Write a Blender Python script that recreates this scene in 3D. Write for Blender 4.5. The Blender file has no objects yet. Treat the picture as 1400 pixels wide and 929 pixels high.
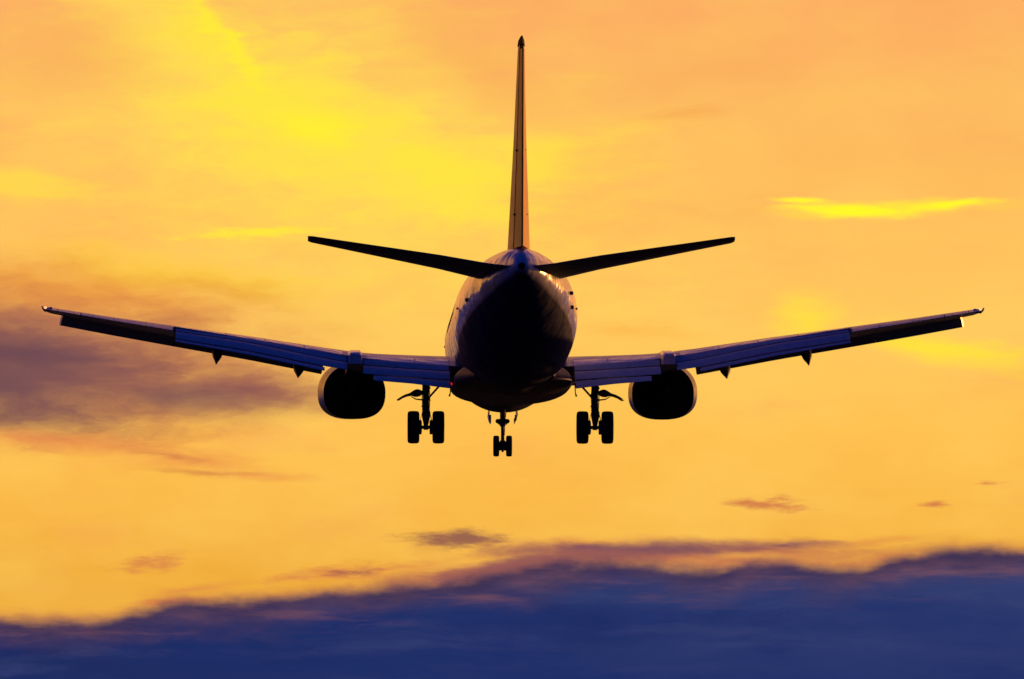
import bpy, bmesh, math, random
from mathutils import Vector, Matrix
random.seed(7)
R = math.radians
SC = bpy.context.scene
COL = SC.collection

# ------------------------------------------------------------------ camera
cam_d = bpy.data.cameras.new('camera')
cam = bpy.data.objects.new('camera', cam_d); COL.objects.link(cam)
SC.camera = cam
CAM_EL = 5.15                                    # long lens, looking a little up from the ground
cam.location = (0, 0, 1.7)
cam.rotation_euler = (R(90 + CAM_EL), 0, 0)
cam_d.sensor_width = 36; cam_d.lens = 398.4
cam_d.clip_start = 1; cam_d.clip_end = 200000
SC.render.resolution_x = 1024; SC.render.resolution_y = 679
SC.view_settings.view_transform = 'Standard'; SC.view_settings.look = 'None'
SC.view_settings.exposure = 0; SC.view_settings.gamma = 1
SC.view_settings.use_curve_mapping = False

SUN_AZ, SUN_EL = 44, 5                           # degrees right of the view, above the horizon

# ------------------------------------------------------------------ sky
def lin(c):
    out = []
    for v in c:
        v = v / 255
        out.append(v / 12.92 if v <= .04045 else ((v + .055) / 1.055) ** 2.4)
    return (*out, 1)

W = bpy.data.worlds.new('World'); SC.world = W; W.use_nodes = True
nt = W.node_tree; N = nt.nodes; L = nt.links; N.clear()
def nd(t, **k):
    n = N.new(t)
    for a, b in k.items(): setattr(n, a, b)
    return n
def put(sock, v):
    if isinstance(v, bpy.types.NodeSocket): L.new(v, sock)
    else: sock.default_value = v
def M(op, a, b=0.0, c=None):
    n = nd('ShaderNodeMath', operation=op); put(n.inputs[0], a); put(n.inputs[1], b)
    if c is not None: put(n.inputs[2], c)
    return n.outputs[0]
def VM(op, a, b=None, scale=None):
    n = nd('ShaderNodeVectorMath', operation=op); put(n.inputs[0], a)
    if b is not None: put(n.inputs[1], b)
    if scale is not None: put(n.inputs['Scale'], scale)
    return n.outputs['Value'] if op in ('LENGTH', 'DOT_PRODUCT') else n.outputs[0]
def ss(v, a, b, lo=0.0, hi=1.0):
    n = nd('ShaderNodeMapRange', interpolation_type='SMOOTHSTEP')
    put(n.inputs['Value'], v)
    n.inputs['From Min'].default_value = a; n.inputs['From Max'].default_value = b
    n.inputs['To Min'].default_value = lo; n.inputs['To Max'].default_value = hi
    return n.outputs[0]
def mixc(f, a, b):
    n = nd('ShaderNodeMix', data_type='RGBA'); put(n.inputs['Factor'], f); put(n.inputs['A'], a); put(n.inputs['B'], b)
    return n.outputs['Result']
def noise(vec, scale, detail=4, rough=.55, what='Fac', off=0):
    n = nd('ShaderNodeTexNoise'); put(n.inputs['Vector'], vec)
    n.inputs['Scale'].default_value = scale; n.inputs['Detail'].default_value = detail; n.inputs['Roughness'].default_value = rough
    return n.outputs[what]
def shift(vec, v): return VM('ADD', vec, v)
def stretch(vec, v): return VM('MULTIPLY', vec, v)

D = nd('ShaderNodeTexCoord').outputs['Generated']
sep = nd('ShaderNodeSeparateXYZ'); put(sep.inputs[0], D)
AZ = M('ARCTAN2', sep.outputs[0], sep.outputs[1])             # radians right of north (+Y)
EL = M('ARCSINE', sep.outputs[2])
# cloud map: angle units of 0.37 degree; x grows to the right, y grows downwards from 6.87 deg elevation
K = 154.95
comb = nd('ShaderNodeCombineXYZ')
put(comb.inputs[0], M('ADD', M('MULTIPLY', AZ, K), 7.0))
put(comb.inputs[1], M('ADD', M('MULTIPLY', EL, -K), 4.645 + R(CAM_EL) * K))
P = comb.outputs[0]
# domain warp: wispy, drawn out along the wind
wc = noise(stretch(P, (.45, 1.5, 1)), 1.0, 5, .6, 'Color')
wc = VM('SUBTRACT', wc, (.5, .5, .5))
wc2 = VM('SUBTRACT', noise(stretch(P, (1.3, 5.0, 1)), 1.0, 4, .6, 'Color'), (.5, .5, .5))
PW = VM('ADD', P, VM('ADD', VM('MULTIPLY', wc, (1.5, .55, 0)), VM('MULTIPLY', wc2, (.45, .12, 0))))
PS = VM('ADD', P, VM('ADD', VM('MULTIPLY', wc, (1.0, .22, 0)), VM('MULTIPLY', wc2, (.5, .07, 0))))
streak = noise(stretch(P, (.5, 4.0, 1)), 1.0, 6, .62)
fine = noise(stretch(PW, (.8, 2.5, 1)), 1.3, 6, .6)

ragged = noise(stretch(P, (1.6, 7.5, 1)), 1.0, 6, .65)
def blob(x, y, rx, ry, rot=0, soft=1.0, wob=.5, src=None, n=None, gain=1.0):
    mp = nd('ShaderNodeMapping', vector_type='TEXTURE')
    put(mp.inputs['Vector'], src if src is not None else PW)
    mp.inputs['Location'].default_value = (x, y, 0); mp.inputs['Rotation'].default_value = (0, 0, R(rot))
    mp.inputs['Scale'].default_value = (rx, ry, 1)
    s = nd('ShaderNodeVectorMath', operation='MULTIPLY'); put(s.inputs[0], mp.outputs[0]); s.inputs[1].default_value = (1, 1, 0)
    ln = VM('LENGTH', s.outputs[0])
    if src is PS and rx < 1.8 and n is None: n = ragged; wob *= 2.6; soft *= 1.15
    v = M('ADD', M('SUBTRACT', 1.0, ln), M('MULTIPLY', M('SUBTRACT', n if n is not None else fine, .5), wob))
    return ss(v, 0, soft, 0, gain)

# base tone of the lit veil of cloud, by height above the horizon
ramp = nd('ShaderNodeValToRGB'); cr = ramp.color_ramp
ypos = M('DIVIDE', M('ADD', nd('ShaderNodeSeparateXYZ').outputs[1], 0), 1)
sp = nd('ShaderNodeSeparateXYZ'); put(sp.inputs[0], P)
PX, PY = sp.outputs[0], sp.outputs[1]
put(ramp.inputs[0], M('DIVIDE', M('ADD', PY, M('MULTIPLY', M('SUBTRACT', fine, .5), 1.2)), 10.0))
stops = [(0.0, (252, 172, 98)), (.15, (254, 184, 96)), (.30, (255, 190, 92)), (.45, (255, 200, 94)), (.60, (255, 192, 80)),
         (.70, (250, 184, 70)), (.80, (240, 172, 58))]
while len(cr.elements) < len(stops): cr.elements.new(.5)
for e, (p, c) in zip(cr.elements, stops): e.position = p; e.color = lin(c)
col = ramp.outputs[0]
# faint mottling
col = mixc(ss(noise(stretch(P, (.35, .6, 1)), 1.0, 4, .5), .35, .75, 0, .45), col, lin((255, 208, 100)))
col = mixc(ss(noise(stretch(shift(P, (31, 7, 0)), (.5, 1.3, 1)), .9, 5, .55), .5, .8, 0, .4), col, lin((248, 168, 88)))
def lay(c, *bl, op=1.0):
    global col
    f = bl[0]
    for b in bl[1:]: f = M('MAXIMUM', f, b)
    if op != 1.0: f = M('MULTIPLY', f, op)
    col = mixc(f, col, lin(c))
# broad yellow glow
lay((255, 222, 84), blob(4.3, 1.9, 6.0, 3.0, 16, 1.0, .9), blob(2.2, .6, 3.2, 1.6, 40, 1, .8), op=.85)
lay((255, 232, 60), blob(4.0, 1.6, 3.1, 1.3, 22, 1.0, .9), blob(5.9, 2.4, 2.3, .9, 12, .9, .8), blob(2.75, .5, 1.7, .7, 52, 1.2, .7),
    blob(7.4, 2.2, 2.2, .6, -12, 1.4, .6), op=.78)
lay((255, 244, 40), blob(4.3, 1.78, .75, .32, 10, 1.0, .9), blob(3.0, .5, 1.3, .22, 55, 1.0, .8), op=.6)
# warm orange/peach patches between
lay((250, 170, 92), blob(6.6, .9, 1.9, .75, 28, 1.0, .9), blob(1.0, .8, 1.6, .9, 0, 1.0, .8), blob(9.6, 1.0, 2.2, .7, -8, 1, .9), op=.55)
lay((248, 166, 84), blob(9.3, 1.58, .95, .13, -3, .9, .6, PS), op=.6)
lay((255, 205, 60), blob(2.4, 3.75, 3.2, .45, 8, 1.0, .9), op=.7)
lay((255, 222, 70), blob(.2, 2.5, 1.5, .35, 6, 1.0, .7), op=.7)
# thin bright streaks
lay((255, 240, 48), blob(3.4, 3.2, 1.35, .12, -3, .8, .8, PS), op=.7)
lay((255, 236, 50), blob(12.15, 2.86, 2.05, .18, -2, .9, .8, PS), op=.75)
lay((255, 252, 38), blob(11.6, 2.88, 1.15, .12, 4, .8, .45, PS), blob(13.0, 2.82, 1.0, .09, -5, .8, .45, PS), blob(11.0, 2.74, .6, .06, 2, .8, .4, PS), op=.9)
lay((255, 232, 50), blob(11.0, 4.4, .75, .6, 0, 1.3, .8), blob(12.9, 4.75, 1.9, .32, 8, 1.0, .9), op=.75)
lay((252, 180, 70), blob(8.6, 4.5, 1.2, .2, 0, 1, .8, PS), op=.5)
# orange skirt and mauve cloud, left
lay((232, 146, 54), blob(.8, 3.95, 4.2, .6, 4, 1.0, .8), op=.7)
lay((222, 126, 70), blob(1.0, 4.95, 4.8, 1.6, 3, 1.1, .8), op=.9)
lay((168, 98, 82), blob(.2, 4.95, 4.8, 1.3, 3, 1.2, .7), blob(3.2, 5.35, 2.2, .5, 4, 1.2, .6), blob(-.4, 4.5, 3.0, .75, 6, 1.1, .7), op=1.0)
lay((118, 80, 84), blob(-.2, 5.1, 4.4, 1.1, 2, .8, .5, PS), blob(2.4, 5.42, 2.8, .5, 3, 1.1, .5, PS), op=.84)
lay((88, 64, 82), blob(.0, 5.68, 2.8, .42, 2, 1.5, .6, PS), blob(.3, 4.85, 2.2, .4, 3, 1.5, .6, PS), blob(-.6, 5.3, 2.0, .8, 0, 1.5, .6, PS), op=.62)
lay((228, 124, 76), blob(.8, 6.05, 2.4, .2, 4, 1, .7, PS), blob(2.6, 6.3, 1.5, .2, 7, 1.2, .5, PS), blob(3.5, 6.52, 1.1, .09, 3, 1.2, .4, PS), op=.6)
lay((192, 98, 70), blob(2.2, 6.22, .9, .09, 9, 1.1, .4, PS), blob(2.7, 6.46, 1.1, .06, 3, 1.1, .4, PS), op=.55)
# little clouds above the bank
lay((205, 110, 72), blob(10.55, 6.87, .62, .13, 2, .8, 1.1, PS), blob(12.75, 6.9, .3, .06, 0, .9, .8, PS), blob(13.6, 6.62, .3, .05, 0, .9, .8, PS), op=.8)
lay((216, 126, 72), blob(2.1, 7.72, .75, .16, -6, .9, 1.1, PS), blob(4.6, 7.82, 1.3, .17, -5, .9, .9, PS),
    blob(2.2, 8.24, .8, .09, -3, .9, 1, PS), op=.75)
lay((128, 72, 78), blob(6.25, 7.36, .95, .16, -2, .7, .6, PS), blob(4.9, 7.8, .6, .07, -5, .9, 1, PS), op=.85)
lay((222, 134, 74), blob(7.3, 7.5, 1.7, .16, -6, 1.3, .5, PS), blob(5.6, 7.72, 1.5, .16, -8, 1.3, .5, PS), blob(11.9, 7.42, 1.5, .1, -3, 1.2, .5, PS), blob(2.6, 8.05, 1.2, .1, -8, 1.3, .4, PS), op=.75)
# the dark bank: its ragged upper edge
def curve(x, pts, lo, hi):
    n = nd('ShaderNodeFloatCurve'); c = n.mapping.curves[0]
    pts = [((a - -6) / 26, (b - lo) / (hi - lo)) for a, b in pts]
    c.points[0].location = pts[0]; c.points[1].location = pts[-1]
    for p in pts[1:-1]: c.points.new(*p)
    n.mapping.update()
    put(n.inputs['Value'], M('DIVIDE', M('ADD', x, 6.0), 26.0))
    return M('ADD', M('MULTIPLY', n.outputs[0], hi - lo), lo)
sw = nd('ShaderNodeSeparateXYZ'); put(sw.inputs[0], VM('ADD', P, VM('MULTIPLY', wc2, (.5, .0, 0))))
edge = curve(sw.outputs[0], [(-6, 8.3), (0, 8.42), (1, 8.46), (1.9, 8.34), (2.6, 8.17), (3.6, 8.14), (4.5, 8.03), (5.4, 7.97), (6.2, 7.84), (7.0, 7.74),
              (8.0, 7.62), (8.9, 7.66), (9.6, 7.73), (10.6, 7.63), (11.5, 7.74), (12.1, 7.62), (12.7, 7.52), (14, 7.46), (20, 7.3)], 7, 9)
bumps = M('ADD', M('MULTIPLY', M('SUBTRACT', noise(stretch(shift(P, (3, 5, 0)), (1.1, 2.2, 1)), 1.0, 6, .55), .5), .30),
          M('MULTIPLY', M('SUBTRACT', noise(stretch(shift(P, (13, 2, 0)), (3, 8, 1)), 1.0, 4, .6), .5), .06))
depth = M('ADD', M('SUBTRACT', PY, edge), bumps)
# upper thin deck on the right
lay((196, 112, 78), blob(9.4, 7.58, 4.4, .27, 1, .8, .9, PS), blob(6.8, 7.78, 2.2, .25, -8, .8, .9, PS), op=.85)
lay((112, 70, 92), blob(8.6, 7.52, 2.8, .16, 0, .8, .8, PS), blob(7.0, 7.74, 1.8, .24, -10, .8, .8, PS), blob(10.6, 7.48, 1.3, .10, -2, 1.2, .6, PS), op=.85)
lay((252, 186, 74), blob(10.3, 7.64, .95, .09, 3, .9, .3, PS), op=.7)
rim = mixc(ss(noise(stretch(P, (.8, 3, 1)), 1, 5, .6), .35, .7), lin((70, 54, 84)), lin((112, 76, 90)))
deep = mixc(ss(PX, -2, 15), lin((28, 42, 94)), lin((50, 63, 114)))
deep = mixc(ss(noise(stretch(shift(PW, (5, 9, 0)), (.22, 1.1, 1)), 1, 6, .6), .36, .66, 0, .65), deep, lin((26, 44, 104)))
deep = mixc(ss(noise(stretch(shift(PW, (15, 1, 0)), (.3, 2.2, 1)), 1, 6, .62), .45, .75, 0, .65), deep, lin((64, 70, 116)))
deep = mixc(ss(noise(stretch(shift(P, (41, 3, 0)), (.5, 1.6, 1)), 1, 4, .6), .5, .8, 0, .4), deep, lin((24, 36, 84)))
big = noise(stretch(shift(P, (2, 22, 0)), (.4, .9, 1)), 1, 5, .6)
bank = mixc(ss(M('ADD', depth, M('MULTIPLY', M('SUBTRACT', big, .5), .9)), .0, .62), rim, deep)
bank = mixc(M('MULTIPLY', ss(streak, .50, .70, 0, .35), ss(depth, .2, .8, 1, 0)), bank, lin((150, 94, 88)))
bank = mixc(M('MULTIPLY', ss(depth, .0, .12), ss(depth, .12, .35, .55, 0)), bank, lin((56, 46, 82)))
bank = mixc(ss(depth, .4, 1.5, 0, .4), bank, lin((24, 42, 102)))
col = mixc(ss(depth, -.16, .04, 0, .45), col, lin((196, 112, 76)))
col = mixc(ss(depth, -.07, .17), col, bank)

# clear sky beyond the lit veil: deep dusk blue overhead and behind
sky = nd('ShaderNodeTexSky', sky_type='NISHITA', sun_disc=False, sun_elevation=R(SUN_EL), sun_rotation=R(SUN_AZ))
sky.air_density = 1.0; sky.dust_density = 1.2; sky.ozone_density = 4.0
clear = VM('MULTIPLY', sky.outputs[0], mixc(ss(EL, R(20), R(70)), (.02, .16, 1.0, 1), (.22, .44, 1.15, 1)))
clearb = VM('SCALE', clear, scale=0.10)
front = ss(M('ABSOLUTE', AZ), R(35), R(88), 1, 0)
low = ss(EL, R(11), R(28), 1, 0)
# sky out of view, shaped to light the plane: orange brightened, broken dusky cloud
patch = noise(stretch(P, (.028, .06, 1)), 1.0, 4, .6)
away = M('MAXIMUM', ss(M('ABSOLUTE', M('SUBTRACT', PX, 7.0)), 8.5, 16), ss(M('MULTIPLY', PY, -1.0), 1.5, 8))
away = M('MULTIPLY', away, ss(depth, -.1, .4, 1, 0))          # the dark bank runs on round the horizon
col = mixc(M('MULTIPLY', away, .75), col, (1.55, .56, .08, 1))
col = mixc(M('MULTIPLY', ss(patch, .52, .66), M('MULTIPLY', away, .92)), col, lin((62, 60, 118)))
veil = M('MULTIPLY', front, low)
# level with the veil's brightness falling off away from the sunset
out = mixc(veil, clearb, col)
bg = nd('ShaderNodeBackground'); put(bg.inputs[0], out); bg.inputs[1].default_value = 1.0
wo = nd('ShaderNodeOutputWorld'); L.new(bg.outputs[0], wo.inputs[0])
W.cycles.sampling_method = 'MANUAL'; W.cycles.sample_map_resolution = 1024

# ------------------------------------------------------------------ sun
sd = bpy.data.lights.new('sun', 'SUN'); sun = bpy.data.objects.new('sun', sd); COL.objects.link(sun)
sd.energy = 2.1; sd.angle = R(.8); sd.color = (1.0, .40, .09)
d = Vector((math.sin(R(SUN_AZ)) * math.cos(R(SUN_EL)), math.cos(R(SUN_AZ)) * math.cos(R(SUN_EL)), math.sin(R(SUN_EL))))
sun.rotation_euler = d.to_track_quat('Z', 'Y').to_euler()

# ------------------------------------------------------------------ materials
def mat(name, base, rough=.4, metal=0, coat=0, var=.12, vscale=2.0, emit=None, es=0, build=None):
    m = bpy.data.materials.new(name); m.use_nodes = True
    t = m.node_tree; b = t.nodes['Principled BSDF']
    b.inputs['Roughness'].default_value = rough; b.inputs['Metallic'].default_value = metal
    b.inputs['Coat Weight'].default_value = coat; b.inputs['Coat Roughness'].default_value = .2
    tc = t.nodes.new('ShaderNodeTexCoord'); mp = t.nodes.new('ShaderNodeMapping'); mp.inputs['Scale'].default_value = (1.4, .35, 1.4)
    n = t.nodes.new('ShaderNodeTexNoise'); n.inputs['Scale'].default_value = vscale; n.inputs['Detail'].default_value = 6
    t.links.new(tc.outputs['Object'], mp.inputs[0]); t.links.new(mp.outputs[0], n.inputs['Vector'])
    r = t.nodes.new('ShaderNodeValToRGB'); r.color_ramp.elements[0].position = .3; r.color_ramp.elements[1].position = .7
    r.color_ramp.elements[0].color = (*[c * (1 - var) for c in base], 1); r.color_ramp.elements[1].color = (*[min(1, c * (1 + var)) for c in base], 1)
    t.links.new(n.outputs['Fac'], r.inputs[0]); t.links.new(r.outputs[0], b.inputs['Base Color'])
    rr = t.nodes.new('ShaderNodeMapRange'); rr.inputs['To Min'].default_value = max(.02, rough - .08); rr.inputs['To Max'].default_value = rough + .1
    t.links.new(n.outputs['Fac'], rr.inputs['Value']); t.links.new(rr.outputs[0], b.inputs['Roughness'])
    if emit:
        b.inputs['Emission Color'].default_value = (*emit, 1); b.inputs['Emission Strength'].default_value = es
    return m
def skin_bump(m, amt=.02):
    """gently wavy riveted skin with frame and stringer seams"""
    t = m.node_tree; b = t.nodes['Principled BSDF']; tc = t.nodes['Texture Coordinate']
    n = t.nodes.new('ShaderNodeTexNoise'); n.inputs['Scale'].default_value = 1.1; n.inputs['Detail'].default_value = 2
    t.links.new(tc.outputs['Object'], n.inputs['Vector'])
    bp = t.nodes.new('ShaderNodeBump'); bp.inputs['Strength'].default_value = 1; bp.inputs['Distance'].default_value = amt
    t.links.new(n.outputs['Fac'], bp.inputs['Height']); t.links.new(bp.outputs[0], b.inputs['Normal'])
    if t.nodes['Principled BSDF'].inputs['Coat Weight'].default_value: t.links.new(bp.outputs[0], b.inputs['Coat Normal'])
white = mat('white_paint', (.62, .63, .66), .22, coat=.6, var=.06); skin_bump(white, .05)
# white fuselage; belly shade put in as navy colour, edge swept up towards tail
def shaded_belly_paint():
    m = mat('fuselage_paint_belly_shade', (.60, .62, .66), .26, coat=.5, var=.10); skin_bump(m, .13); m.node_tree.nodes['Principled BSDF'].inputs['Coat Roughness'].default_value = .12
    t = m.node_tree; b = t.nodes['Principled BSDF']; tc = t.nodes['Texture Coordinate']
    s = t.nodes.new('ShaderNodeSeparateXYZ'); t.links.new(tc.outputs['Object'], s.inputs[0])
    def mm(op, a, b_):
        q = t.nodes.new('ShaderNodeMath'); q.operation = op
        for i, v in enumerate((a, b_)):
            if isinstance(v, bpy.types.NodeSocket): t.links.new(v, q.inputs[i])
            else: q.inputs[i].default_value = v
        return q.outputs[0]
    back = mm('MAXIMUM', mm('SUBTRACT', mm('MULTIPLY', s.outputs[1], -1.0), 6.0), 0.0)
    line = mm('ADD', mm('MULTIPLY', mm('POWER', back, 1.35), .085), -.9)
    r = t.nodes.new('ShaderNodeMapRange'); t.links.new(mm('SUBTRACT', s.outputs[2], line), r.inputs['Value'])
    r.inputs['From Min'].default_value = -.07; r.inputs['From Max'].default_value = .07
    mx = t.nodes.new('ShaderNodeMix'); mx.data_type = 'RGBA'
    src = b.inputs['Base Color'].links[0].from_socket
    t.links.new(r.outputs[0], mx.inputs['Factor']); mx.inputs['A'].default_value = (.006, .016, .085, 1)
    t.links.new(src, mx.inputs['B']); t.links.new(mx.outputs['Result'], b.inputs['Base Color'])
    t.links.new(mm('MULTIPLY', r.outputs[0], .5), b.inputs['Coat Weight'])          # coat only above the painted belly shade
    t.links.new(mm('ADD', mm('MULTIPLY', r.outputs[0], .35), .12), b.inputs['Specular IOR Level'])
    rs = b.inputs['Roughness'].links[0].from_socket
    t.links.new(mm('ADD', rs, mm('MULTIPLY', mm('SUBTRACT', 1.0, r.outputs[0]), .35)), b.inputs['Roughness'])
    return m
fus_m = shaded_belly_paint()
wing_m = mat('wing_grey_paint', (.38, .44, .54), .32, coat=.2, var=.1); skin_bump(wing_m, .02)
tail_m = mat('dark_grey_tail_paint', (.07, .075, .09), .5, var=.15)
tail_m.node_tree.nodes['Principled BSDF'].inputs['Specular IOR Level'].default_value = .25
flap_m = mat('flap_grey_paint', (.42, .48, .58), .42, coat=0, var=.12, vscale=4)
belly_m = mat('navy_underside', (.008, .012, .04), .5)
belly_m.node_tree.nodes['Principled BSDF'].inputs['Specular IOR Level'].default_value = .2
fin_m = mat('sunset_glow_fin', (.95, .44, .03), .42, var=.12)  # orange base colour carries the sunset glow on the fin
rud_m = mat('sunset_glow_rudder', (.9, .38, .025), .45, coat=0, var=.12, vscale=3)  # same sunset glow put into the rudder's colour
for m_ in (fin_m, rud_m): m_.node_tree.nodes['Principled BSDF'].inputs['Specular IOR Level'].default_value = .18
metal_m = mat('bare_aluminium', (.6, .6, .62), .28, metal=1)
hot_m = mat('heat_stained_metal', (.10, .085, .075), .5, metal=1, var=.3)
dark_m = mat('duct_black', (.012, .012, .013), .8)
dark_m.node_tree.nodes['Principled BSDF'].inputs['Specular IOR Level'].default_value = .1
rubber_m = mat('tyre_rubber', (.018, .018, .02), .75)
gear_m = mat('gear_grey_enamel', (.12, .12, .125), .45, var=.3, vscale=8)
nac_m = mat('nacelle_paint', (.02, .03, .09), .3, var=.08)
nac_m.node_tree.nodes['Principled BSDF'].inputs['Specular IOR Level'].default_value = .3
red_m = mat('red_lamp_glass', (.8, .02, .01), .2, emit=(1, .01, .005), es=1.0)
lamp_m = mat('warm_lamp_glass', (.9, .8, .6), .15, emit=(1, .45, .15), es=1.5)
ground_m = mat('dark_grass_ground', (.010, .014, .008), .95, var=.3, vscale=.02)

# ------------------------------------------------------------------ mesh helpers
def link(name, bm, mats, parent=None, sharp=38, label=None):
    bmesh.ops.recalc_face_normals(bm, faces=bm.faces[:])
    me = bpy.data.meshes.new(name); bm.to_mesh(me); bm.free()
    for m in (mats if isinstance(mats, (list, tuple)) else [mats]): me.materials.append(m)
    for p in me.polygons: p.use_smooth = True
    me.set_sharp_from_angle(angle=R(sharp))
    o = bpy.data.objects.new(name, me); COL.objects.link(o); o.parent = parent
    if label: o['label'] = label
    return o
def loft(bm, rings, cap=True, mi=0):
    vs = [[bm.verts.new(p) for p in r] for r in rings]
    n = len(rings[0])
    for a, b in zip(vs, vs[1:]):
        for i in range(n):
            f = bm.faces.new((a[i], a[(i + 1) % n], b[(i + 1) % n], b[i])); f.material_index = mi
    if cap:
        for r in (vs[0], vs[-1]):
            f = bm.faces.new(r); f.material_index = mi
    return vs
def tube(bm, pts, rads, seg=14, mi=0, cap=True):
    pts = [Vector(p) for p in pts]
    rings = []
    if not isinstance(rads, (list, tuple)): rads = [rads] * len(pts)
    for i, p in enumerate(pts):
        t = (pts[min(i + 1, len(pts) - 1)] - pts[max(i - 1, 0)]).normalized()
        u = t.orthogonal().normalized() if abs(t.z) > .99 else t.cross(Vector((0, 0, 1))).normalized()
        v = t.cross(u)
        rings.append([p + (u * math.cos(a) + v * math.sin(a)) * rads[i] for a in [2 * math.pi * k / seg for k in range(seg)]])
    loft(bm, rings, cap, mi)
def box(bm, c, s, mi=0, rot=None, bev=.0):
    r = bmesh.ops.create_cube(bm, size=1)
    for v in r['verts']:
        v.co = Vector((v.co.x * s[0], v.co.y * s[1], v.co.z * s[2]))
        if rot: v.co = rot @ v.co
        v.co += Vector(c)
    for f in {f for v in r['verts'] for f in v.link_faces}: f.material_index = mi
    if bev:
        es = list({e for v in r['verts'] for e in v.link_edges})
        bmesh.ops.bevel(bm, geom=es, offset=bev, segments=2, affect='EDGES')
def lathe_x(bm, c, prof, seg=32, mi=0):
    """profile of (x, radius) round an axle along x"""
    rings = [[(c[0] + x, c[1] + r * math.cos(2 * math.pi * k / seg), c[2] + r * math.sin(2 * math.pi * k / seg)) for k in range(seg)] for x, r in prof]
    loft(bm, rings, True, mi)
def interp(tab, x):
    if x <= tab[0][0]: return tab[0][1]
    for (a, b), (c, d_) in zip(tab, tab[1:]):
        if x <= c: return b + (d_ - b) * (x - a) / (c - a)
    return tab[-1][1]
def smooth_rows(rows, n):
    """Catmull-Rom resampling of a station table"""
    out = []
    for i in range(len(rows) - 1):
        p0 = rows[max(i - 1, 0)]; p1 = rows[i]; p2 = rows[i + 1]; p3 = rows[min(i + 2, len(rows) - 1)]
        for k in range(n):
            t = k / n
            out.append(tuple(.5 * (2 * b + (c - a) * t + (2 * a - 5 * b + 4 * c - e) * t * t + (3 * b - a - 3 * c + e) * t ** 3) for a, b, c, e in zip(p0, p1, p2, p3)))
    out.append(rows[-1]); return out
def thick(t):                                     # NACA 4-digit half thickness for 100 %
    return 5 * (.2969 * math.sqrt(max(t, 0)) - .126 * t - .3516 * t * t + .2843 * t ** 3 - .1015 * t ** 4)
def camber(t): return .018 * 4 * t * (1 - t)

# ------------------------------------------------------------------ ground
bm = bmesh.new()
G = 60000
seg = 24
vv = [[bm.verts.new((-G + 2 * G * i / seg, -G + 2 * G * j / seg, 0)) for j in range(seg + 1)] for i in range(seg + 1)]
for i in range(seg):
    for j in range(seg): bm.faces.new((vv[i][j], vv[i + 1][j], vv[i + 1][j + 1], vv[i][j + 1]))
g = link('ground', bm, ground_m); g['kind'] = 'structure'

# ------------------------------------------------------------------ airplane
air = bpy.data.objects.new('airplane', None); COL.objects.link(air)
air['label'] = 'twin-engine passenger jet seen from behind against the sunset sky, wheels and flaps down'
air['category'] = 'airplane'
EO = R(CAM_EL + .048); DIST = 350
air.location = (-.045, DIST * math.cos(EO), 1.7 + DIST * math.sin(EO))
air.rotation_euler = (R(2.5), 0, R(1.166))
# local frame: x to the right wing, y to the nose, z up; y=0 at the main gear, z=0 at the widest line of the cabin

# fuselage ---------------------------------------------------------
FS = [(16.3, -.75, .03, .03, .03), (16.0, -.75, .45, .42, .4), (15.4, -.7, .85, .8, .75), (14.5, -.5, 1.25, 1.15, 1.25), (13.4, -.25, 1.57, 1.75, 1.65),
      (12.2, -.08, 1.78, 1.9, 1.95), (10.5, 0, 1.88, 1.88, 2.13), (6, 0, 1.88, 1.88, 2.13), (0, 0, 1.88, 1.88, 2.13), (-6.0, 0, 1.88, 1.88, 2.13), (-8.5, .08, 1.84, 1.8, 1.96),
      (-10.5, .3, 1.68, 1.56, 1.65), (-12, .52, 1.44, 1.32, 1.3), (-13.5, .78, 1.08, 1.02, .92), (-14.8, 1.0, .70, .72, .60), (-15.5, 1.12, .42, .50, .38), (-15.9, 1.16, .26, .36, .26), (-16.05, 1.17, .15, .2, .15)]
def fus_at(y):
    for a, b in zip(FS, FS[1:]):
        if a[0] >= y >= b[0]:
            t = (a[0] - y) / (a[0] - b[0]); return [p + (q - p) * t for p, q in zip(a, b)]
    return FS[-1]
bm = bmesh.new(); rings = []
for y, zc, hw, up, lo in smooth_rows(FS, 5):
    r = []
    for k in range(64):
        a = 2 * math.pi * k / 64; c, s = math.cos(a), math.sin(a)
        r.append((hw * math.copysign(abs(c) ** .97, c), y, zc + (up if s > 0 else lo) * math.copysign(abs(s) ** (1.0), s)))
    rings.append(r)
loft(bm, rings)
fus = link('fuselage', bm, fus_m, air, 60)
def under(name, bm, m, sharp=38, label=None): return link(name, bm, m, fus, sharp, label)
# tail cone exhaust
bm = bmesh.new()
tube(bm, [(0, -15.9, 1.12), (0, -16.10, 1.13)], [.13, .11], 20); tube(bm, [(0, -16.101, 1.13), (0, -16.11, 1.13)], [.085, .085], 20, 1)
under('exhaust_outlet', bm, [hot_m, dark_m])
# aft doors: slightly proud panels with a handle
for s in (-1, 1):
    for y0 in (-9.4, 11.2):
        bm = bmesh.new(); rs = []
        for y in (y0 - .4, y0, y0 + .4):
            _, zc, hw, up, lo = fus_at(y); outer, inner = [], []
            for k in range(11):
                a = -.42 + 1.05 * k / 10; c, q = math.cos(a), math.sin(a)
                h = up if q > 0 else lo
                outer.append((s * (hw + .012) * c, y, zc + (h + .012) * q)); inner.append((s * (hw - .05) * c, y, zc + (h - .05) * q))
            rs.append(outer + inner[::-1])
        loft(bm, rs); dr = under('door', bm, fus_m)
        bm = bmesh.new(); _, zc, hw, up, lo = fus_at(y0)
        box(bm, (s * (hw + .03), y0, zc + .02), (.05, .22, .06), bev=.01)
        link('door_handle', bm, gear_m, fus)
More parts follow.
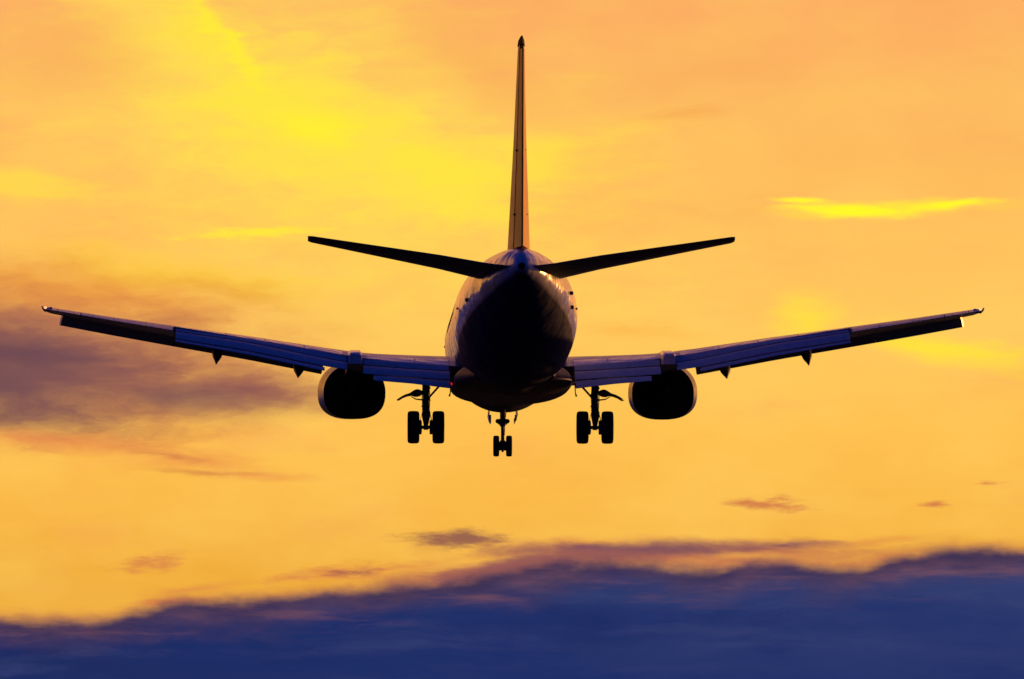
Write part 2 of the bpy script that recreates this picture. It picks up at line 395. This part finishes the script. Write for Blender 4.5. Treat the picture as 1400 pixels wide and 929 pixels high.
# small blades, drains and probes along the tail
bits = [(-1, -11.4, -.05, .10), (1, -11.2, .12, .16), (1, -10.9, -.12, .12), (-1, -9.0, -.95, .08), (1, -8.6, -.9, .08)]
for s, y, a, h in bits:
    _, zc, hw, up, lo = fus_at(y); bm = bmesh.new(); c, q = math.cos(a), math.sin(a)
    hh = up if q > 0 else lo
    box(bm, (s * (hw + h * .05) * c, y, zc + hh * q), (h, .3, .10), rot=Matrix.Rotation(-s * a, 3, 'Y'), bev=.012)
    under('vent', bm, dark_m)
# cabin windows: one built, the rest copied
for s in (-1, 1):
    first = None
    for k in range(34):
        y = 11.0 - .51 * k - (.35 if k > 16 else 0)
        if first is None:
            bm = bmesh.new(); 
            oval = [(.115 * math.copysign(abs(math.cos(a)) ** .7, math.cos(a)), .33 + .165 * math.copysign(abs(math.sin(a)) ** .7, math.sin(a))) for a in [2 * math.pi * q / 16 for q in range(16)]]
            loft(bm, [[(s * (math.sqrt(1.88 ** 2 - z * z) + dx), y_, z) for y_, z in oval] for dx in (-.06, .003)])   # follows the skin
            w = under('cabin_window', bm, dark_m); first = w
        else:
            w = first.copy(); COL.objects.link(w); w.parent = fus
        w.location = (0, y, 0)
# blade antennas on the back and belly
for y, z, sg in ((5.0, 1.86, 1), (-3.0, 1.86, 1), (7.5, -2.1, -1)):
    bm = bmesh.new()
    loft(bm, [[(-.02, y + .2, z), (.02, y + .2, z), (.02, y - .2, z), (-.02, y - .2, z)], [(-.008, y, z + sg * .32), (.008, y, z + sg * .32), (.008, y - .25, z + sg * .32), (-.008, y - .25, z + sg * .32)]])
    under('antenna', bm, white)
# belly fairing
bm = bmesh.new(); rings = []
for y, hw, zt, zb in smooth_rows([(6.2, .9, -1.3, -2.0), (5.2, 1.5, -1.2, -2.12), (3.5, 1.78, -1.1, -2.15), (0, 1.84, -1.15, -2.15), (-3.0, 1.82, -1.15, -2.14), (-4.4, 1.7, -1.15, -2.08), (-6.2, 1.2, -1.2, -1.96)], 4):
    zc = (zt + zb) / 2; r = []
    for k in range(48):
        a = 2 * math.pi * k / 48; c, s = math.cos(a), math.sin(a)
        e = .6 if s > 0 else 1.0
        r.append((hw * math.copysign(abs(c) ** e, c), y, zc - .1 + (zt - zc + .1 if s > 0 else zc - zb - .1) * math.copysign(abs(s) ** .9, s)))
    rings.append(r)
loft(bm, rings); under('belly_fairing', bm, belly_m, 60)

# tail surfaces ----------------------------------------------------
def sym_ring(P0, P1, tn, axis, t0=0.0, t1=1.0, n=12, te=.012):
    """closed symmetric aerofoil ring from chord P0 (nose) to P1 (tail), thickness ratio tn, thickness along axis"""
    P0, P1 = Vector(P0), Vector(P1); c = (P1 - P0).length
    ts = [t0 + (t1 - t0) * (1 - math.cos(math.pi * k / n)) / 2 for k in range(n + 1)]
    up = [P0.lerp(P1, t) + Vector(axis) * (thick(t) * tn * c + te * t) for t in ts]
    dn = [P0.lerp(P1, t) - Vector(axis) * (thick(t) * tn * c + te * t) for t in ts]
    return up + dn[::-1]
FIN = [(1.45, -9.7, -15.55), (2.0, -10.3, -15.65), (4.8, -12.35, -16.02), (7.55, -14.35, -16.42)]
def ft(z): return interp([(1.4, .122), (4.8, .105), (7.6, .09)], z)
bm = bmesh.new()
loft(bm, [sym_ring((0, a, z), (0, b, z), ft(z), (1, 0, 0), 0, .70) for z, a, b in FIN] + [sym_ring((0, -14.5, 7.68), (0, -16.4, 7.68), .085, (1, 0, 0), 0, .70)])
# dorsal fillet
loft(bm, [[(-.02, y, z0), (-w, y, z0 - .0), (-w * .3, y, z1), (w * .3, y, z1), (w, y, z0), (.02, y, z0)] for y, z0, z1, w in ((-5.2, 1.8, 1.87, .03), (-8.0, 1.75, 2.1, .10), (-10.4, 1.7, 2.55, .16), (-12.0, 1.65, 3.2, .2))])
fin = link('vertical_fin', bm, fin_m, air, 45)
bm = bmesh.new()
loft(bm, [sym_ring((0, a, z), (.03, b, z), ft(z), (1, 0, 0), .708, 1, te=.02) for z, a, b in [(1.76, -10.0, -15.58)] + FIN[2:]])
link('rudder', bm, rud_m, fin, 30)
bm = bmesh.new()
loft(bm, [sym_ring((0, a, z), (0, b, z), tt, (1, 0, 0), 0, 1) for z, a, b, tt in ((7.69, -14.5, -16.45, .11), (7.84, -14.7, -16.44, .10), (7.92, -15.0, -16.40, .06))])
link('fin_tip', bm, dark_m, fin)
for z, w in ((2.75, .30), (4.62, .20)):
    for s in (-1, 1):
        bm = bmesh.new(); a = interp([(q[0], q[1]) for q in FIN], z); b = interp([(q[0], q[2]) for q in FIN], z)
        y = a + (b - a) * .72; box(bm, (s * (thick(.72) * ft(z) * (a - b) + .02), y, z), (.045, .35, .05), bev=.012)
        link('rudder_hinge', bm, dark_m, fin)
STB = [(.16, -11.3, -15.72, 1.03, .108), (.95, -11.75, -15.5, 1.14, .112), (2.4, -12.6, -15.62, 1.40, .112), (6.2, -14.95, -16.35, 1.95, .10), (6.3, -15.1, -16.33, 1.965, .08)]
for s in (-1, 1):
    bm = bmesh.new()
    loft(bm, [sym_ring((s * x, a, z - .025 * (a - b)), (s * x, b, z + .02 * (a - b)), t, (0, 0, 1), 0, .72) for x, a, b, z, t in STB])
    tp = link('tailplane', bm, tail_m, air, 40)
    bm = bmesh.new()
    loft(bm, [sym_ring((s * x, a, z - .025 * (a - b)), (s * x, b, z + .02 * (a - b)), t, (0, 0, 1), .73, 1) for x, a, b, z, t in [(.2, -11.33, -15.71, 1.035, .108), (.95, -11.75, -15.5, 1.14, .112)] + STB[2:4]])
    link('elevator', bm, tail_m, tp)
    for x in (3.6, 4.5, 5.4, 6.0):
        b = interp([(q[0], q[2]) for q in STB], x); z = interp([(q[0], q[3]) for q in STB], x)
        bm = bmesh.new(); tube(bm, [(s * x, b + .03, z - .04), (s * x, b - .16, z - .05)], .007, 6); link('static_wick', bm, dark_m, tp)

# wings ------------------------------------------------------------
LE = [(1.0, 4.8), (1.9, 4.1), (4.8, 2.2), (14.3, -2.8)]
TE = [(1.0, -2.7), (4.8, -2.75), (14.3, -4.4)]
ZC = [(1.0, -1.37), (1.9, -1.31), (3.1, -1.22), (4.3, -1.12), (5.73, -.91), (8.05, -.53), (10.33, -.195), (12.3, .10), (14.3, .42)]
TR = [(1.0, .135), (4.8, .12), (10, .11), (14.3, .10)]
def wpt(x, t, side):                              # side +1 upper, -1 lower
    y0, y1 = interp(LE, x), interp(TE, x); c = y0 - y1
    z = interp(ZC, x) + c * camber(t) + side * thick(t) * interp(TR, x) * c + c * interp([(8, .035), (10.3, .012)], x) * (.4 - t) - c * interp([(8, .12), (10.3, .0)], x) * max(0, t - .5) ** 2
    return y0 - c * t, z
def wring(s, x, tu, tl, t0=0.0, n=14):
    up = [wpt(x, t0 + (tu - t0) * (1 - math.cos(math.pi / 2 * k / n)) if t0 == 0 else t0 + (tu - t0) * k / n, 1) for k in range(n + 1)]
    dn = [wpt(x, t0 + (tl - t0) * (1 - math.cos(math.pi / 2 * k / n)) if t0 == 0 else t0 + (tl - t0) * k / n, -1) for k in range(n + 1)]
    e = .008 if tu > .95 else 0
    up[-1] = (up[-1][0], up[-1][1] + e)
    return [(s * x, y, z) for y, z in up + dn[::-1]]
def seglist(a, b, n): return [a + (b - a) * k / n for k in range(n + 1)]
# flap panels: per span station the aft edges of fore, main and aft segment (x, y0,z0, y1,z1, y2,z2, y3,z3)
IN_F = [(1.92, -1.15, -1.12, -1.85, -1.34, -3.1, -1.67, -3.9, -1.97), (3.1, -1.2, -1.04, -1.88, -1.27, -3.05, -1.58, -3.8, -1.82), (4.58, -1.25, -.95, -1.9, -1.16, -2.95, -1.48, -3.6, -1.69)]
OUT_F = [(5.05, -1.35, -.87, -1.9, -1.07, -2.95, -1.36, -3.5, -1.54), (5.75, -1.5, -.76, -2.05, -.96, -3.1, -1.26, -3.65, -1.43), (8.05, -2.05, -.39, -2.5, -.50, -3.4, -.80, -3.85, -.95), (10.32, -2.65, -.09, -3.0, -.18, -3.75, -.45, -4.1, -.56)]
def flap_ring(s, x, a, b, th):
    """small aerofoil from nose a=(y,z) to tail b"""
    n = 8; a, b = Vector(a), Vector(b); dv = b - a; nn = Vector((-dv.y, dv.x)).normalized()
    if nn.y < 0: nn = -nn
    c = dv.length; up, dn = [], []
    for k in range(n + 1):
        t = (1 - math.cos(math.pi * k / n)) / 2
        p = a + dv * t; q = thick(t) * th * c * 1.25 + .006
        up.append(p + nn * q * 1.15); dn.append(p - nn * q * .5)
    return [(s * x, p.x, p.y) for p in up + dn[::-1]]
def ftab(tab, x): return [interp([(r[0], r[k]) for r in tab], x) for k in range(1, 9)]
def flap(s, tab, x0, x1, i, name, parent, x1b=None):
    bm = bmesh.new(); rs = []
    for x in seglist(x0, x1, 8):
        v = ftab(tab, x); p = [(v[0], v[1]), (v[2], v[3]), (v[4], v[5]), (v[6], v[7])]
        a, b = Vector(p[i]), Vector(p[i + 1]); a = a + (a - b) * .06 + Vector((0, (-.09, -.155, -.115)[i] * interp([(2, 1), (10.3, .62)], x)))
        rs.append(flap_ring(s, x, a, b, (.16, .15, .14)[i]))
    loft(bm, rs); return link(name, bm, flap_m, parent, 30)
def pod(bm, s, x, rows, toe=.0, seg=16):
    rings = []
    for i, (y, z, w, h) in enumerate(rows):
        k = i / (len(rows) - 1)
        rings.append([(s * (x + toe * k * k) + w * math.cos(a), y, z + h * math.sin(a)) for a in [2 * math.pi * q / seg for q in range(seg)]])
    loft(bm, rings)
for s in (-1, 1):
    bm = bmesh.new()
    # inboard and flap region: cut off at the cove; outboard: up to the aileron hinge; tip: full chord
    def cove(x): return interp([(1.0, .76), (4.8, .70), (7.0, .66), (10.33, .62)], x)
    loft(bm, [wring(s, x, cove(x) + .03, cove(x) - .1) for x in seglist(1.0, 10.36, 24)])
    loft(bm, [wring(s, x, .73, .73) for x in seglist(10.365, 13.2, 8)])
    rs = [wring(s, x, 1, 1) for x in (13.205, 13.7, 14.1)]
    for x, k in ((14.22, .7), (14.3, .3)):
        r = wring(s, 14.1, 1, 1); y0 = interp(LE, 14.1); zc = interp(ZC, x); zm = interp(ZC, 14.1)
        rs.append([(s * x, y - (1 - k) * .35 * (1 if y > y0 - .8 else -.15), zc + (z - zm) * k) for _, y, z in r])
    loft(bm, rs)
    wing = link('wing', bm, wing_m, air, 35)
    bm = bmesh.new(); loft(bm, [wring(s, x, 1, 1, .745) for x in seglist(10.40, 13.17, 6)]); link('aileron', bm, wing_m, wing, 30)
    # spoiler panels, a few mm proud of the upper skin
    for x0, x1 in ((1.95, 2.95), (3.0, 4.45), (5.2, 6.35), (6.4, 7.55), (7.6, 8.75), (8.8, 10.2)):
        bm = bmesh.new(); rs = []
        for x in seglist(x0, x1, 3):
            c = cove(x); top = [wpt(x, c + .032 - .15 * (1 - k / 4), 1) for k in range(5)]
            rs.append([(s * x, y, z + .006) for y, z in top] + [(s * x, y, z - .03) for y, z in top[::-1]])
        loft(bm, rs); link('spoiler', bm, white, wing, 30)
    for tab, segs in ((IN_F, ((1.93, 4.55, 0), (1.92, 4.56, 1), (1.92, 4.25, 2))), (OUT_F, ((5.07, 10.3, 0), (5.06, 10.31, 1), (5.75, 10.31, 2)))):
        for x0, x1, i in segs: flap(s, tab, x0, x1, i, 'flap', wing)
    # leading edge slats
    for x0, x1 in ((5.7, 8.37), (8.378, 11.12), (11.128, 13.72)):
        bm = bmesh.new(); rs = []
        for x in seglist(x0, x1, 5):
            y0 = interp(LE, x); z = interp(ZC, x); k = interp([(5, 1.1), (14, .92)], x)
            prof = [(-.16, .085), (.02, .085), (.22, .02), (.36, -.10), (.43, -.25), (.42, -.33), (.36, -.34), (.30, -.28), (.27, -.20), (.18, -.08), (.02, .02), (-.14, .06)]
            rs.append([(s * (x + max(0, a) * .38), y0 + a * k + .04, z + b * k) for a, b in prof])
        loft(bm, rs); link('slat', bm, wing_m, wing, 40)
    # flap track fairings
    for x, rows in ((9.02, [(.2, -.50, .03, .03), (-.4, -.56, .12, .10), (-1.2, -.64, .16, .15), (-2.0, -.76, .17, .17), (-2.6, -.90, .15, .17), (-3.0, -1.04, .08, .12), (-3.2, -1.2, .015, .03)]),
                    (6.52, [(.9, -.92, .03, .03), (.2, -.98, .12, .10), (-.8, -1.06, .17, .15), (-1.7, -1.17, .18, .17), (-2.4, -1.32, .16, .17), (-2.8, -1.46, .08, .12), (-3.0, -1.6, .015, .03)])):
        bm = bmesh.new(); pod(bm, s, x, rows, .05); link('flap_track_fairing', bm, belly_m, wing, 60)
    # gap fairing behind the engine
    bm = bmesh.new()
    prof = [(-.22, -.17), (-.22, .12), (-.16, .19), (.16, .19), (.22, .12), (.22, -.17)]
    loft(bm, [[(s * 4.81 + a * k, y, z + b * kz) for a, b in prof] for y, z, k, kz in ((1.5, -.82, .4, .6), (.0, -.80, .9, .9), (-1.6, -.92, 1, 1), (-2.5, -1.0, 1, 1), (-2.72, -1.03, .8, .8))])
    link('pylon_fairing', bm, white, wing, 30)
    # wing tip lamp with its little horn-shaped housing
    bm = bmesh.new(); tube(bm, [(s * 14.1, -3.9, .43), (s * 14.28, -4.05, .40), (s * 14.34, -4.15, .44), (s * 14.38, -4.2, .51)], [.07, .065, .04, .012], 10); link('lamp_housing', bm, wing_m, wing)
    bm = bmesh.new(); bmesh.ops.create_uvsphere(bm, u_segments=12, v_segments=8, radius=.04, matrix=Matrix.Translation((s * 14.27, -4.22, .46))); link('tip_lamp', bm, lamp_m, wing)
    for x in (11.2, 12.2, 13.4, 13.9):
        y = interp(TE, x); bm = bmesh.new(); _, z = wpt(x, .99, 1); tube(bm, [(s * x, y + .04, z), (s * x, y - .14, z + .04)], .008, 6); link('static_wick', bm, dark_m, wing)
    # little drive link hanging from the inboard flap end
    bm = bmesh.new(); tube(bm, [(s * 1.9, -3.5, -1.8), (s * 1.91, -3.62, -2.08), (s * 1.94, -3.66, -2.2)], [.02, .016, .03], 8); link('flap_link', bm, gear_m, wing)

# engines ----------------------------------------------------------
def nac_ring(s, y, w, h, zc, flat=1.0, n=48):
    r = []
    for k in range(n):
        a = 2 * math.pi * k / n; c, q = math.cos(a), math.sin(a)
        x = w * math.copysign(abs(c) ** (.80 if q < 0 else .92), c)
        z = (h * .98 * q) if q > 0 else -max(h, .935 if y < 4.3 else 0) * .90 * abs(q) ** .76
        k = min(1, max(0, (4.2 - y) / 1.5))              # the nozzle is canted slightly inboard
        r.append((s * (4.88 - .08 * k) + x, y, zc + z - .035 * k + .034 * (y - 2.7)))   # nose of the nacelle tilted up
    return r
for s in (-1, 1):
    z0 = -1.78
    bm = bmesh.new()
    outer = [(7.35, .86, .80), (7.45, .92, .85), (7.3, .98, .90), (6.8, 1.04, .945), (6.0, 1.06, .96), (5.0, 1.06, .96), (4.2, 1.045, .95), (3.3, 1.005, .92), (2.7, .965, .885)]
    loft(bm, [nac_ring(s, y, w, h, z0) for y, w, h in outer[1:]], False)
    loft(bm, [nac_ring(s, y, w, h, z0) for y, w, h in ((7.45, .92, .85), (7.3, .84, .79), (6.6, .78, .76), (6.3, .77, .75))], True, 0)
    # inner wall of the fan nozzle and the duct bulkhead
    loft(bm, [nac_ring(s, y, w, h, z0) for y, w, h in ((2.7, .965, .885), (2.69, .94, .86), (3.4, .93, .85), (4.0, .92, .84))], True, 1)
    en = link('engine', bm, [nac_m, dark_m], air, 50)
    bm = bmesh.new()
    tube(bm, [(s * 4.84, 4.0, z0), (s * 4.82, 3.4, z0), (s * 4.81, 2.9, z0), (s * 4.80, 2.45, z0)], [.66, .62, .52, .42], 32)
    link('core_nozzle', bm, dark_m, en, 40)
    bm = bmesh.new()
    tube(bm, [(s * 4.80, 2.46, z0), (s * 4.80, 2.44, z0)], [.36, .36], 28)
    tube(bm, [(s * 4.80, 2.44, z0), (s * 4.80, 2.2, z0), (s * 4.80, 1.95, z0)], [.24, .17, .03], 24)
    link('exhaust_cone', bm, dark_m, en, 40)
    bm = bmesh.new()
    tube(bm, [(s * 4.88, 6.35, z0 + .13), (s * 4.88, 6.7, z0 + .13), (s * 4.88, 6.9, z0 + .13)], [.25, .16, .02], 20)
    for k in range(24):
        a = 2 * math.pi * k / 24; ca, sa = math.cos(a), math.sin(a)
        box(bm, (s * 4.88 + ca * .48, 6.42, z0 + .13 + sa * .48), (.52, .02, .09), rot=Matrix.Rotation(-a, 3, 'Y') @ Matrix.Rotation(.6, 3, 'X'))
    link('fan', bm, gear_m, en, 40)
    bm = bmesh.new()
    rs = []
    for y, zt, zb, w in ((6.6, -.74, -.84, .05), (5.2, -.60, -.9, .2), (3.4, -.52, -1.0, .24), (2.2, -.62, -1.35, .24), (.8, -.9, -1.25, .2), (-.4, -1.05, -1.15, .08)):
        rs.append([(s * 4.86 - w, y, zb), (s * 4.86 - w, y, zt - .08), (s * 4.86 - w * .5, y, zt), (s * 4.86 + w * .5, y, zt), (s * 4.86 + w, y, zt - .08), (s * 4.86 + w, y, zb)])
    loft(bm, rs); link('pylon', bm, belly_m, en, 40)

# landing gear -----------------------------------------------------
def wheel(name, c, r, w, parent, inner):
    """tyre and hub on an axle along x; inner = +1/-1 side where the brake sits"""
    bm = bmesh.new(); h = w / 2
    prof = [(-h * .62, r * .55), (-h * .9, r * .66), (-h, r * .82), (-h * .93, r * .93), (-h * .68, r * .985), (-h * .3, r), (-h * .27, r * .985), (-h * .23, r * .985), (-h * .2, r),
            (h * .2, r), (h * .23, r * .985), (h * .27, r * .985), (h * .3, r), (h * .68, r * .985), (h * .93, r * .93), (h, r * .82), (h * .9, r * .66), (h * .62, r * .55)]
    lathe_x(bm, c, prof, 40, 0)
    lathe_x(bm, c, [(-h * .72, r * .2), (-h * .7, r * .5), (-h * .5, r * .56), (h * .5, r * .56), (h * .7, r * .5), (h * .72, r * .2)], 28, 1)
    lathe_x(bm, (c[0] + inner * h * 1.05, c[1], c[2]), [(-h * .45, r * .36), (-h * .4, r * .44), (h * .3, r * .44), (h * .38, r * .3)], 24, 1)
    return link(name, bm, [rubber_m, gear_m], parent, 40)
for s in (-1, 1):
    X = s * 2.61; AZ_ = -3.01
    bm = bmesh.new()
    tube(bm, [(X, .08, -1.25), (X, .05, -1.9)], .115, 18)
    tube(bm, [(X, .05, -1.88), (X, .03, -2.42)], .098, 18)
    tube(bm, [(X, .03, -2.40), (X, .03, -2.50)], .12, 18)
    tube(bm, [(X, .03, -2.48), (X, .0, AZ_ + .05)], .072, 16)
    tube(bm, [(X - .42, 0, AZ_), (X + .42, 0, AZ_)], .055, 14)
    box(bm, (X, 0, AZ_), (.20, .2, .16), bev=.03)
    # hoses and clamps
    for k in range(5):
        z = -1.75 - k * .19; tube(bm, [(X + .10 * (-1) ** k, -.1, z), (X + .125 * (-1) ** k, -.12, z - .07)], .022, 8)
    for q in (-1, 1):
        tube(bm, [(X + q * .09, -.10, -1.6), (X + q * .12, -.12, -2.1), (X + q * .10, -.1, -2.5), (X + q * .19, -.06, -2.85), (X + q * .22, 0, AZ_)], .014, 8)
    gear = link('main_landing_gear', bm, gear_m, air)
    for q in (-1, 1): wheel('wheel', (X + q * .385, 0, AZ_), .505, .365, gear, -q)
    bm = bmesh.new(); tube(bm, [(X - s * .04, .05, -2.15), (X - s * .42, .05, -1.72), (X - s * .9, .05, -1.35)], [.03, .036, .036], 10); link('side_brace', bm, gear_m, gear)
    bm = bmesh.new()
    loft(bm, [[(X - .07, -.12, -2.38), (X + .07, -.12, -2.38), (X + .07, -.06, -2.46), (X - .07, -.06, -2.46)], [(X - .13, -.3, -2.62), (X + .13, -.3, -2.62), (X + .13, -.24, -2.68), (X - .13, -.24, -2.68)],
              [(X - .06, -.12, -2.93), (X + .06, -.12, -2.93), (X + .06, -.06, -3.0), (X - .06, -.06, -3.0)]])
    link('torque_link', bm, gear_m, gear)
    # door carried outboard on the leg: a bowl-shaped plate with a long curved lip
    bm = bmesh.new(); rs = []
    for y, k in ((-.35, .25), (-.25, .8), (-.1, 1.0), (.25, 1.0), (.45, .8), (.6, .3)):
        top = [(.10, -1.90), (.18, -1.855), (.26, -1.835), (.34, -1.85), (.42, -1.90), (.52, -1.965), (.64, -2.00), (.76, -2.06), (.90, -2.155)]
        bot = [(.90, -2.17), (.76, -2.09), (.62, -2.04), (.50, -2.025), (.42, -2.04), (.34, -2.065), (.24, -2.06), (.16, -2.03), (.10, -1.97)]
        zc = -1.96
        rs.append([(X + s * a * (1 if a < .45 else .9 + .1 * k), y, zc + (z - zc) * (k if a < .5 else 1)) for a, z in top + bot])
    loft(bm, rs); link('gear_door', bm, gear_m, gear, 50)
    bm = bmesh.new(); tube(bm, [(X + s * .05, 0, -2.17), (X + s * .32, 0, -2.14), (X + s * .46, 0, -2.06)], [.026, .02, .012], 8); link('door_rod', bm, gear_m, gear)
# nose gear
NY = 12.4; NZ = -3.13
bm = bmesh.new()
tube(bm, [(0, NY + .15, -1.9), (0, NY + .05, -2.5)], .085, 16)
tube(bm, [(0, NY + .05, -2.48), (0, NY, NZ)], .055, 14)
box(bm, (0, NY + .02, -2.36), (.30, .16, .20), bev=.03)
box(bm, (0, NY, NZ + .02), (.17, .2, .42), bev=.05)
tube(bm, [(-.2, NY, NZ), (.2, NY, NZ)], .04, 12)
tube(bm, [(.05, NY - .1, -1.95), (.08, NY - .14, -2.3), (.05, NY - .1, -2.8)], .016, 8)
tube(bm, [(0, NY + .1, -2.3), (0, NY + .9, -1.95)], .04, 10)
ng = link('nose_landing_gear', bm, gear_m, air)
for q in (-1, 1):
    wheel('wheel', (q * .205, NY, NZ), .337, .19, ng, -q)
    bm = bmesh.new()
    bmesh.ops.create_cone(bm, cap_ends=True, segments=18, radius1=.075, radius2=.05, depth=.1, matrix=Matrix.Translation((q * .155, NY + .06, -2.33)) @ Matrix.Rotation(R(90), 4, 'X'))
    link('taxi_lamp', bm, gear_m, ng)
    bm = bmesh.new(); rs = []
    for y, zb in ((NY - .5, -2.15), (NY - .42, -2.40), (NY + .9, -2.40), (NY + 1.0, -2.2)):
        rs.append([(q * .46, y, -1.98), (q * .475, y, -2.15), (q * .44, y, -2.3 if zb < -2.3 else zb - .0), (q * .39, y, zb), (q * .375, y, zb + .0), (q * .41, y, -2.28 if zb < -2.3 else zb), (q * .43, y, -2.15), (q * .42, y, -1.98)])
    loft(bm, rs); link('nose_gear_door', bm, white, ng)
# red lamp at the left wing root
bm = bmesh.new(); bmesh.ops.create_uvsphere(bm, u_segments=12, v_segments=8, radius=.035, matrix=Matrix.Translation((-1.88, -3.5, -1.82)))
link('beacon_lamp', bm, red_m, fus); bm = bmesh.new()
bmesh.ops.create_uvsphere(bm, u_segments=12, v_segments=8, radius=.022, matrix=Matrix.Translation((-1.66, -4.2, -1.76)) @ Matrix.Diagonal((2.2, 1, 1, 1)))
link('beacon_lamp', bm, red_m, fus)
